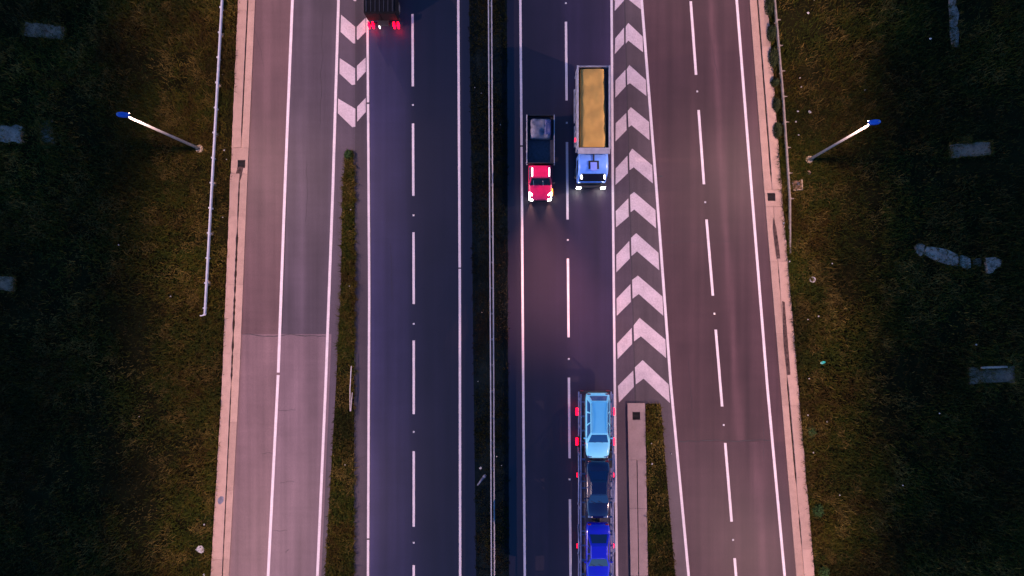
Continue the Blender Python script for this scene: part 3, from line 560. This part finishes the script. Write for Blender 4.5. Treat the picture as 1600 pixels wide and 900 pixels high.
# red light truck with a stake bed
def red_truck():
    t = thing('pickup_truck', 'red truck with dark open bed, headlights on, beside the median', 'truck', (2.17, 6.75, 0), math.pi)
    # front at y = 0 (local), bed to the rear (negative)
    y0 = 0
    MB().box((0,-3.1,.55),(.8,6.0,.2)).build('chassis', M['chassis'], t)
    MB().loft([rsec(-2.62,.90,.4,1.12),rsec(-1.2,.91,.4,1.10,.1,.14,.02),rsec(-.55,.90,.42,1.04,.1,.2,.06),rsec(-.15,.86,.45,.94,.1,.2,.05),rsec(0,.76,.5,.80,.06,.12,.02)]).build('body', M['red'], t, True)
    MB().loft([[(-.86,-2.6,1.06),(.86,-2.6,1.06),(.86,-1.12,1.06),(-.86,-1.12,1.06)],[(-.74,-2.5,1.72),(.74,-2.5,1.72),(.72,-1.62,1.72),(-.72,-1.62,1.72)]]).build('cabin', M['red'], t, bevel=.05)
    MB().loft([[(-.76,-2.52,1.71),(.76,-2.52,1.71),(.74,-1.6,1.71),(-.74,-1.6,1.71)],[(-.70,-2.45,1.78),(.70,-2.45,1.78),(.68,-1.66,1.78),(-.68,-1.66,1.78)]]).build('roof', M['red'], t, bevel=.02)
    MB().panel([(.78,-1.12,1.10),(-.78,-1.12,1.10),(-.68,-1.575,1.68),(.68,-1.575,1.68)], .015).build('windscreen', M['glass'], t)
    for s in (-1,1):
        q = [(s*.865,-2.45,1.12),(s*.865,-1.35,1.12),(s*.755,-1.72,1.66),(s*.765,-2.42,1.66)]; q = q if s > 0 else [q[1],q[0],q[3],q[2]]
        MB().panel(q, .012).build('side_window', M['glass'], t)
        MB().loft([[(s*.84,-.02,.62),(s*.58,.03,.62),(s*.58,.03,.84),(s*.84,-.02,.84)],[(s*.88,-.55,.72),(s*.64,-.50,.86),(s*.62,-.45,1.05),(s*.87,-.62,1.00)]]).build('headlight', M['head'], t, bevel=.02)
        MB().box((s*.64,-2.0,1.80),(.07,.62,.05)).build('roof_marker_light', M['marker'], t)
        MB().box((s*1.0,-1.25,1.22),(.16,.12,.22)).build('mirror', M['black'], t, bevel=.03)
        for yw in (-.95,-4.9): wheel(t, s*.80, yw, .37, .24)
        MB().box((s*1.04,-4.55,1.12),(.05,3.7,.62)).build('bed_side', M['chassis'], t, bevel=.01)
        MB().box((s*1.045,-4.5,1.45),(.07,3.85,.05)).build('bed_rail', M['pale_grey'], t, bevel=.01)
        for k in range(5): MB().box((s*1.085,-2.8-k*.87,1.1),(.03,.07,.6)).build('stake', M['steel_grey'], t)
    MB().box((-.93,-.62,.86),(.05,.5,.1)).build('indicator', M['amber'], t)
    for x, s in ((.5,1),(-.22,1)): MB().tube([(x,-1.06,1.12),(x+.05,-1.42,1.53)], .014, 5).build('wiper', M['chrome'], t)
    MB().box((0,-4.55,.80),(2.08,3.7,.08)).build('bed_floor', M['deck'], t)
    MB().box((0,-2.72,1.25),(2.0,.05,.85)).build('headboard', M['chassis'], t); MB().box((0,-6.40,1.1),(2.0,.05,.6)).build('tailgate', M['chassis'], t)
    MB().box((0,.04,.52),(1.7,.12,.22)).build('bumper', M['black'], t, bevel=.03); MB().box((0,.005,.74),(.95,.04,.16)).build('grille', M['black'], t)
    low_beam(t, (.7,.14,.75), -.02, 21); low_beam(t, (-.7,.14,.75), .10, 21)
    c = tag(lumpy('cargo', .84, .80, .72, M['cargo'], 3), 'grey tarpaulin covered load in the bed of the red truck', 'cargo'); c.location = (2.17, 12.15, .84)
    c = tag(lumpy('cargo', .26, .62, .5, M['cargo_blue'], 5), 'small blue wrapped bundle at the tail of the red truck bed', 'cargo'); c.location = (2.72, 12.2, 1.2)
def lumpy(name, rx, ry, hz, mat, seed, n=18, squ=.35):
    g = VN(seed, .35); mb = MB(); vs = []; fs = []
    for j in range(n+1):
        for i in range(n+1):
            u, v = i/n*2-1, j/n*2-1; e = (1-abs(u)**6)*(1-abs(v)**6)
            vs.append((u*rx, v*ry, hz*(e**squ)*(.82+.3*float(g(u*rx, v*ry)))))
    for j in range(n):
        for i in range(n): a = j*(n+1)+i; fs.append((a,a+1,a+n+2,a+n+1))
    b = [i for i in range(n+1)]+[j*(n+1)+n for j in range(1,n+1)]+[n*(n+1)+i for i in range(n-1,-1,-1)]+[j*(n+1) for j in range(n-1,0,-1)]; fs.append(tuple(b[::-1]))
    return mb.add(vs, fs).build(name, mat, None, True)
red_truck()

# tipper truck
def tipper():
    t = thing('tipper_truck', 'tipper truck with blue cab carrying a load under ochre tarpaulin', 'truck', (6.05, 8.0, 0), math.pi)
    MB().box((0,-4.2,.85),(.9,8.2,.28)).build('chassis', M['chassis'], t)
    MB().loft([rsec(-1.95,1.10,.6,2.72,.1,.2,.03),rsec(-1.0,1.11,.6,2.74,.1,.2,.04),rsec(-.55,1.10,.6,2.66,.1,.2,.04),rsec(-.12,1.08,.6,1.62,.1,.16,.0),rsec(-.02,1.05,.62,1.45,.1,.14,0)]).build('cab', M['bluecab'], t, True)
    MB().panel([(1.0,-.10,1.62),(-1.0,-.10,1.62),(-.93,-.50,2.58),(.93,-.50,2.58)], .03).build('windscreen', M['glass'], t)
    MB().box((0,.14,.80),(2.3,.34,.5)).build('bumper', M['chassis'], t, bevel=.05); MB().box((0,.02,1.22),(1.7,.08,.34)).build('grille', M['black'], t, bevel=.02)
    hf = MB().box((0,-1.12,2.785),(.78,.62,.04)).build('roof_hatch', M['black'], t, bevel=.01); MB().box((0,-1.0,2.82),(.48,.62,.05)).build('hatch_cover', M['pale_blue'], hf, bevel=.015)
    MB().box((0,-1.66,2.79),(.10,.48,.05)).build('roof_conduit', M['black'], t)
    for s in (-1,1):
        MB().box((s*.93,.30,.88),(.34,.14,.34)).build('headlight', M['head'], t, bevel=.03); MB().box((s*.86,-.36,2.40),(.11,.48,.08), 0, (R(20),0)).build('marker_light', M['marker'], t, bevel=.01)
        MB().box((s*1.28,-.35,1.9),(.12,.2,.6)).build('mirror', M['black'], t, bevel=.03)
        MB().panel([(s*1.105,-1.6,1.7),(s*1.115,-.45,1.7),(s*1.105,-.75,2.4),(s*1.10,-1.6,2.4)] if s > 0 else [(s*1.115,-.45,1.7),(s*1.105,-1.6,1.7),(s*1.10,-1.6,2.4),(s*1.105,-.75,2.4)], .02).build('side_window', M['glass'], t)
        wheel(t, s*1.0, -.95, .52, .30); wheel(t, s*1.0, -5.2, .52, .28, True); wheel(t, s*1.0, -6.6, .52, .28, True)
        MB().box((s*1.17,-5.4,2.0),(.07,6.1,1.4)).build('side_wall', M['steel_grey'], t, bevel=.01); MB().box((s*1.18,-5.4,2.73),(.13,6.2,.09)).build('top_rail', M['pale_grey'], t, bevel=.015)
        for k in range(6): MB().box((s*1.235,-2.8-k*1.04,1.95),(.06,.12,1.36)).build('wall_rib', M['steel_grey'], t)
        MB().box((s*1.27,-5.9,1.12),(.10,2.6,.06)).build('mudguard', M['pale_grey'], t, bevel=.02); MB().box((s*1.25,-3.6,.85),(.06,1.6,.5)).build('side_guard', M['steel_grey'], t)
    MB().box((1.30,-3.15,1.9),(.05,.28,.12)).build('side_marker', M['tail'], t)
    MB().box((0,-5.4,1.28),(2.26,6.1,.08)).build('bed_floor', M['steel_grey'], t)
    MB().box((0,-2.32,2.15),(2.42,.07,1.7)).build('headboard', M['pale_grey'], t, bevel=.02); MB().box((0,-2.12,2.94),(2.36,.44,.08), 0, (R(-10),0)).build('cab_guard', M['pale_grey'], t, bevel=.02)
    MB().box((0,-8.46,2.0),(2.26,.07,1.4)).build('tailgate', M['steel_grey'], t, bevel=.01)
    # load under a tarpaulin, narrower towards the tail, with sagging wrinkles
    g = VN(9, .5); nx, ny = 16, 44; vs = []; fs = []
    for j in range(ny+1):
        v = j/ny; yl = -2.45-5.8*v; hw = 1.10-.10*v
        for i in range(nx+1):
            u = i/nx*2-1; e = max(0, 1-abs(u)**9); vs.append((u*hw+.02+.06*v, yl, 1.6+1.05*e**.3+.10*e*math.sin(v*22+u)*.35+0.07*e*float(g(u*1.6, v*9))))
    for j in range(ny):
        for i in range(nx): a = j*(nx+1)+i; fs.append((a,a+1,a+nx+2,a+nx+1))
    tp = MB().add(vs, fs).build('tarpaulin', M['tarp'], None, True); tp.location = (6.05,8.0,0); tp.rotation_euler = (0,0,math.pi)
    tag(tp, 'ochre yellow tarpaulin over the load in the tipper body', 'tarpaulin')
    low_beam(t, (.9,.45,.9), 0, 5, (1,.5,.42)); low_beam(t, (-.9,.45,.9), 0, 5, (1,.5,.42))
M['glass_pale'] = simple('sky_reflection_glass', (.02,.10,.24), .08, 0, 0, spec=.8); M['glass_blue'] = simple('blue_glass', (.005,.014,.06), .05, 0, 0, spec=.8)  # carried cars' glass: the sky's blue reflection is put into the base colour
M['pale_blue'] = simple('pale_blue_panel', (.20,.28,.75), .35, 0, .05)
tipper()

# car transporter with three cars on its upper deck
CX = 6.38
def transporter():
    t = thing('car_transporter', 'long car transporter trailer with red side lights on the right carriageway', 'truck', (CX, -7.98, 0), math.pi)
    ZU = 1.95; L0 = 15.3
    for s in (-1,1):
        MB().box((s*.62,L0/2,ZU),(.50,L0,.10)).build('upper_track', M['deck'], t, bevel=.01); MB().box((s*1.19,L0/2,ZU+.02),(.10,L0,.20)).build('upper_side_rail', M['frame'], t, bevel=.02)
        MB().box((s*.62,L0/2-.2,.78),(.5,L0-1,.08)).build('lower_track', M['deck'], t); MB().box((s*1.24,L0/2-.2,.82),(.10,L0-.4,.24)).build('lower_side_rail', M['frame'], t, bevel=.02)
        for k in range(8): MB().box((s*1.23,.5+k*2.03,1.36),(.10,.14,1.1)).build('upright', M['frame'], t)
        for a, b in ((4.2,8.6),(10.2,12.4)): MB().tube([(s*1.30,a,.95),(s*1.34,a+.5,1.8),(s*1.34,(a+b)/2,2.08),(s*1.34,b-.5,1.8),(s*1.30,b,.95)], .06, 8).build('arch_tube', M['frame'], t, True)
        for yy in (1.7,3.6,6.6,10.6,12.6): MB().box((s*1.0,yy,ZU-.12),(.5,.10,.10)).build('deck_bracket', M['frame'], t)
        for yw in (3.6,4.8): wheel(t, s*1.06, yw, .44, .28)
        MB().box((s*1.22,4.6,1.0),(.24,2.4,.05)).build('mudguard', M['black'], t, bevel=.02)
        for yy, hh in ((1.47,.55),(3.75,.55)): MB().box((s*1.42,yy,1.15),(.16 if s > 0 else .10,hh,.16)).build('side_marker', M['tail'], t, bevel=.02); MB().box((s*1.34,yy,1.06),(.2,.06,.06)).build('marker_bracket', M['black'], t)
        for yy in (6.33,11.75): MB().box((s*1.40,yy,1.1),(.05,.30,.08)).build('side_marker', M['tail'], t)
    for k in range(14): MB().box((0,.6+k*1.08,ZU-.03),(2.3,.12,.07)).build('cross_member', M['frame'], t)
    MB().box((0,L0/2,.55),(1.0,L0-1,.2)).build('chassis', M['chassis'], t)
    MB().box((0,.02,.75),(2.4,.12,.24)).build('rear_bumper', M['chassis'], t, bevel=.02)
    for s in (-1,1):
        MB().box((s*1.0,-.06,.78),(.26,.05,.12)).build('tail_light', simple_red, t)
    # the tractor in front
    MB().loft([rsec(15.75,1.2,.55,2.5),rsec(17.2,1.2,.55,2.5),rsec(17.7,1.16,.55,1.6),rsec(17.8,1.1,.55,1.2)]).build('cab', M['steel_grey'], t, True)
    MB().panel([(1.05,17.72,1.55),(-1.05,17.72,1.55),(-1.0,17.26,2.35),(1.0,17.26,2.35)], .03).build('windscreen', M['glass'], t)
    for s in (-1,1): wheel(t, s*1.05, 16.9, .5, .3); wheel(t, s*1.05, 14.2, .5, .3); MB().box((s*.9,17.8,.85),(.3,.06,.2)).build('headlight', M['head'], t)
    return ZU+.052
ZD = transporter()
g3 = 'cars carried on the transporter'
car('car', 'pale blue estate car at the rear of the transporter deck', (CX-.02,-10.22,ZD), math.pi, 4.85, 1.80, 1.68, M['sky_blue'], True, g3, 'glass_pale')
car('car', 'dark navy car in the middle of the transporter deck', (CX,-14.98,ZD-.12), math.pi, 4.35, 1.74, 1.46, M['navy'], False, g3, 'glass_blue')
car('car', 'royal blue car foremost on the transporter deck at the bottom edge', (CX,-19.62,ZD-.05), math.pi, 4.35, 1.76, 1.5, M['royal'], False, g3, 'glass_blue')

# ---------------------------------------------------------------- things lying on the verges
def slab(px0, py0, px1, py1, mat, label, rz=0, h=.12, rag=.0, name='concrete_slab', cat='slab', poly=None):
    cx, cy = X((px0+px1)/2), Y((py0+py1)/2); wx, wy = abs(px1-px0)/20, abs(py1-py0)/20
    if poly is None:
        pts = []; n = 10
        for a, b in (((-1,-1),(1,-1)),((1,-1),(1,1)),((1,1),(-1,1)),((-1,1),(-1,-1))):
            for k in range(n): u = k/n; pts.append(((a[0]+(b[0]-a[0])*u)*wx/2+random.uniform(-1,1)*rag, (a[1]+(b[1]-a[1])*u)*wy/2+random.uniform(-1,1)*rag))
    else: pts = [((x-(px0+px1)/2)/20, -(y-(py0+py1)/2)/20) for x, y in poly]
    o = MB().prism(pts, -.05, h).build(name, mat, None, bevel=.015); o.location = (cx,cy,0); o.rotation_euler = (0,0,rz)
    for p in pts: TUFTS.append((cx+p[0]*math.cos(rz)-p[1]*math.sin(rz), cy+p[0]*math.sin(rz)+p[1]*math.cos(rz)))
    return tag(o, label, cat)
TUFTS = []
S, K = M['slab'], M['rock']
slab(41,39,102,60,S,'weathered concrete slab in the upper left corner of the dark field', R(-6), .20, .05)
slab(-25,196,38,222,K,'jagged pale lump of broken concrete at the left edge', R(-4), .25, .13, 'rubble', 'rubble')
slab(64,190,84,226,K,'small dim patch of rubble right of the jagged pale lump', R(8), .05, .15, 'rubble', 'rubble')
slab(-40,430,24,452,S,'half hidden concrete slab at the left edge below the middle', R(-5), .20, .05)
slab(1483,224,1545,245,S,'upper concrete slab in the dark field on the right', R(4), .20, .05)
slab(1503,217,1511,221,K,'small white stone above the upper right concrete slab', R(10), .2, .02, 'stone', 'stone')
slab(1512,573,1583,598,S,'lower concrete slab in the dark field on the right', R(2), .20, .05)
slab(1528,571.5,1568,574.5,K,'thin pale beam lying along the lower right concrete slab', R(2), .45, .0, 'beam', 'beam')
slab(1482,0,1498,75,K,'narrow vertical strip of rubble at the top right', 0, .08, 0, 'rubble', 'rubble', [(1483,-40),(1494,-42),(1493,8),(1498,22),(1495,40),(1498,52),(1496,74),(1487,73),(1483,48),(1484,30),(1482,12)])
slab(1426,379,1443,402,K,'rounded end piece of the broken concrete channel', 0, .2, 0, 'concrete_piece', 'concrete piece', [(1428,384),(1434,380),(1443,383),(1442,395),(1437,401),(1430,395)])
slab(1441,385,1496,417,K,'long middle piece of the broken concrete channel', 0, .2, 0, 'concrete_piece', 'concrete piece', [(1446,385),(1462,387),(1478,390),(1494,398),(1496,407),(1494,416),(1480,414),(1462,408),(1441,397)])
slab(1495,398,1517,421,K,'short dim piece next to the gap in the broken concrete channel', 0, .15, 0, 'concrete_piece', 'concrete piece', [(1498,399),(1508,400),(1515,405),(1515,418),(1509,421),(1498,416)])
slab(1518,403,1533,417,S,'smallest sunken piece in the gap of the broken channel', 0, .04, 0, 'concrete_piece', 'concrete piece', [(1519,405),(1533,403),(1533,416),(1522,416)])
slab(1537,402,1563,428,K,'pale outermost piece of the broken concrete channel', 0, .25, 0, 'concrete_piece', 'concrete piece', [(1537,403),(1552,402),(1562,407),(1560,416),(1551,421),(1548,426),(1540,428)])
tv = np.array(TUFTS); tv = np.repeat(tv, 14, 0)+RNG.normal(0, .07, (len(TUFTS)*14, 2)); nt_ = len(tv)      # grass growing over the edges of the slabs
blades('grass', tv[:,0], tv[:,1], np.full(nt_, .02), .25+.3*RNG.random(nt_), .02+.03*RNG.random(nt_), .3+.6*RNG.random(nt_), np.where((RNG.random(nt_) < .7)[:,None], OLIVE, STRAW)*(.5+.8*RNG.random(nt_))[:,None])
# inspection chamber beside the right barrier
t = thing('inspection_chamber', 'square concrete inspection box beside the right crash barrier', 'manhole', (X(1243.5),Y(290),0), R(3))
MB().box((0,0,.10),(.72,.72,.32)).build('lid', S, t, bevel=.02); MB().box((.36,.0,.13),(.1,.82,.42)).build('rim', M['footing'], t, bevel=.02); MB().box((.0,-.38,.12),(.62,.08,.40)).build('rim', M['footing'], t, bevel=.02); MB().box((.1,.1,.265),(.26,.24,.02)).build('hatch', M['deck'], t)
t = thing('bucket', 'round white bucket lying in the grass near the right kerb', 'bucket', (X(1267.5),Y(437),0))
rings = lambda r0, r1, z0, z1: [[(r*math.cos(a), r*math.sin(a), z) for a in [k*.393 for k in range(16)]] for r, z in ((r0,z0),(r1,z1))]
MB().loft(rings(.17,.23,0,.3)+rings(.17,.13,.3,.03)).build('wall', M['litter'], t, True); MB().loft(rings(.06,.02,.05,.12)).build('contents', M['black'], t)
o = slab(1260,267,1266,273,K,'round pale stone below the right street lamp', 0, .15, 0, 'stone', 'stone', [(1260,270),(1261,267.5),(1264,267),(1266,270),(1265,273),(1261.5,273)])
def scrap(px, py, s, mat, label, group=None, name='litter', cat='litter', z=.22, asp=1.0):
    pts = [(s*asp*math.cos(a)*random.uniform(.6,1.2), s*math.sin(a)*random.uniform(.6,1.2), random.uniform(0,.06)) for a in [k*.9 for k in range(7)]]
    mb = MB().add(pts+[(p[0]*.3,p[1]*.3,.09+p[2]) for p in pts], [tuple(range(6,-1,-1)), tuple(range(7,14))]+[(i,(i+1)%7,7+(i+1)%7,7+i) for i in range(7)])
    o = mb.build(name, mat); o.location = (X(px),Y(py),z); o.rotation_euler = (0,0,random.random()*6); return tag(o, label, cat, group)
for px, py, s in [(1261,22,.12),(1451,62,.11),(1263,176,.16),(1245,175,.10),(1242,191,.09),(1246,212,.09),(1236,287,.07),(1298,412,.07),(1277,494,.09),(1260,499,.07),(1522,538,.10),(1260,648,.08),(1290,658,.09),(1269,706,.08),(1310,772,.09),(1262,591,.06),(1408,757,.07),(1465,645,.07),(1248,123,.07),(1250,137,.07),(1232,409,.11),(1223,349,.08),(350,340,.06),(352,236,.10),(356,250,.05),(321,818,.09),(321,896,.14),(188,383,.09),(269,463,.08),(540,725,.08),(549,328,.06),(547,447,.06),(1018,724,.10),(751,731,.13),(776,713,.06),(784,727,.05),(747,596,.06),(753,488,.05),(782,195,.07),(742,137,.06),(752,146,.05),(350,118,.06),(1017,692,.06),(1049,709,.05),(1270,1,.09),(1349,142,.06),(220,650,.05)]:
    s *= .8; on_road = 1035 < px < 1060; scrap(px, py, s, M['litter'], 'tiny pale scrap of litter lying at the roadside', 'pale scraps of litter scattered along the road', z=.02 if on_road or 735 < px < 792 else .2)
scrap(1283.5,566,.14,M['teal'],'bright teal plastic scrap in the right verge grass', None, 'bottle', 'litter', .22, 1.5)
scrap(315,858,.38,M['litter'],'crumpled white bag in the grass at the lower left kerb', None, 'plastic_bag', 'bag', .1)
scrap(345,781,.30,M['cargo'],'grey crumpled sheet dropped across the lower left kerb', None, 'plastic_sheet', 'litter', .10, 1.4)
o = MB().tube([(0,-.5,0),(0,-.1,.02),(0,.3,.03)], .05, 8, .10).tube([(0,.3,.03),(0,.52,.03)], .12, 8, .10).build('plastic_marker', M['cargo'], None, True); o.location = (X(752.5),Y(749),.2); o.rotation_euler = (0,0,R(-38)); tag(o, 'broken grey marker post lying in the median grass', 'marker post')
o = MB().tube([(0,-1.75,.4),(-.02,0,.46),(.04,1.75,.42)], .03, 6).build('metal_rod', M['stick']); o.location = (X(549.5),Y(606),0); o.rotation_euler = (0,0,R(-1)); tag(o, 'long thin pale rod lying along the left planted strip', 'rod', 'thin rods in the left planted strip')
o = MB().tube([(0,-.75,.4),(.02,.7,.42)], .025, 6).build('metal_rod', M['stick']); o.location = (X(551),Y(626),0); o.rotation_euler = (0,0,R(-4)); tag(o, 'short thin pale rod beside the long one in the left planted strip', 'rod', 'thin rods in the left planted strip')
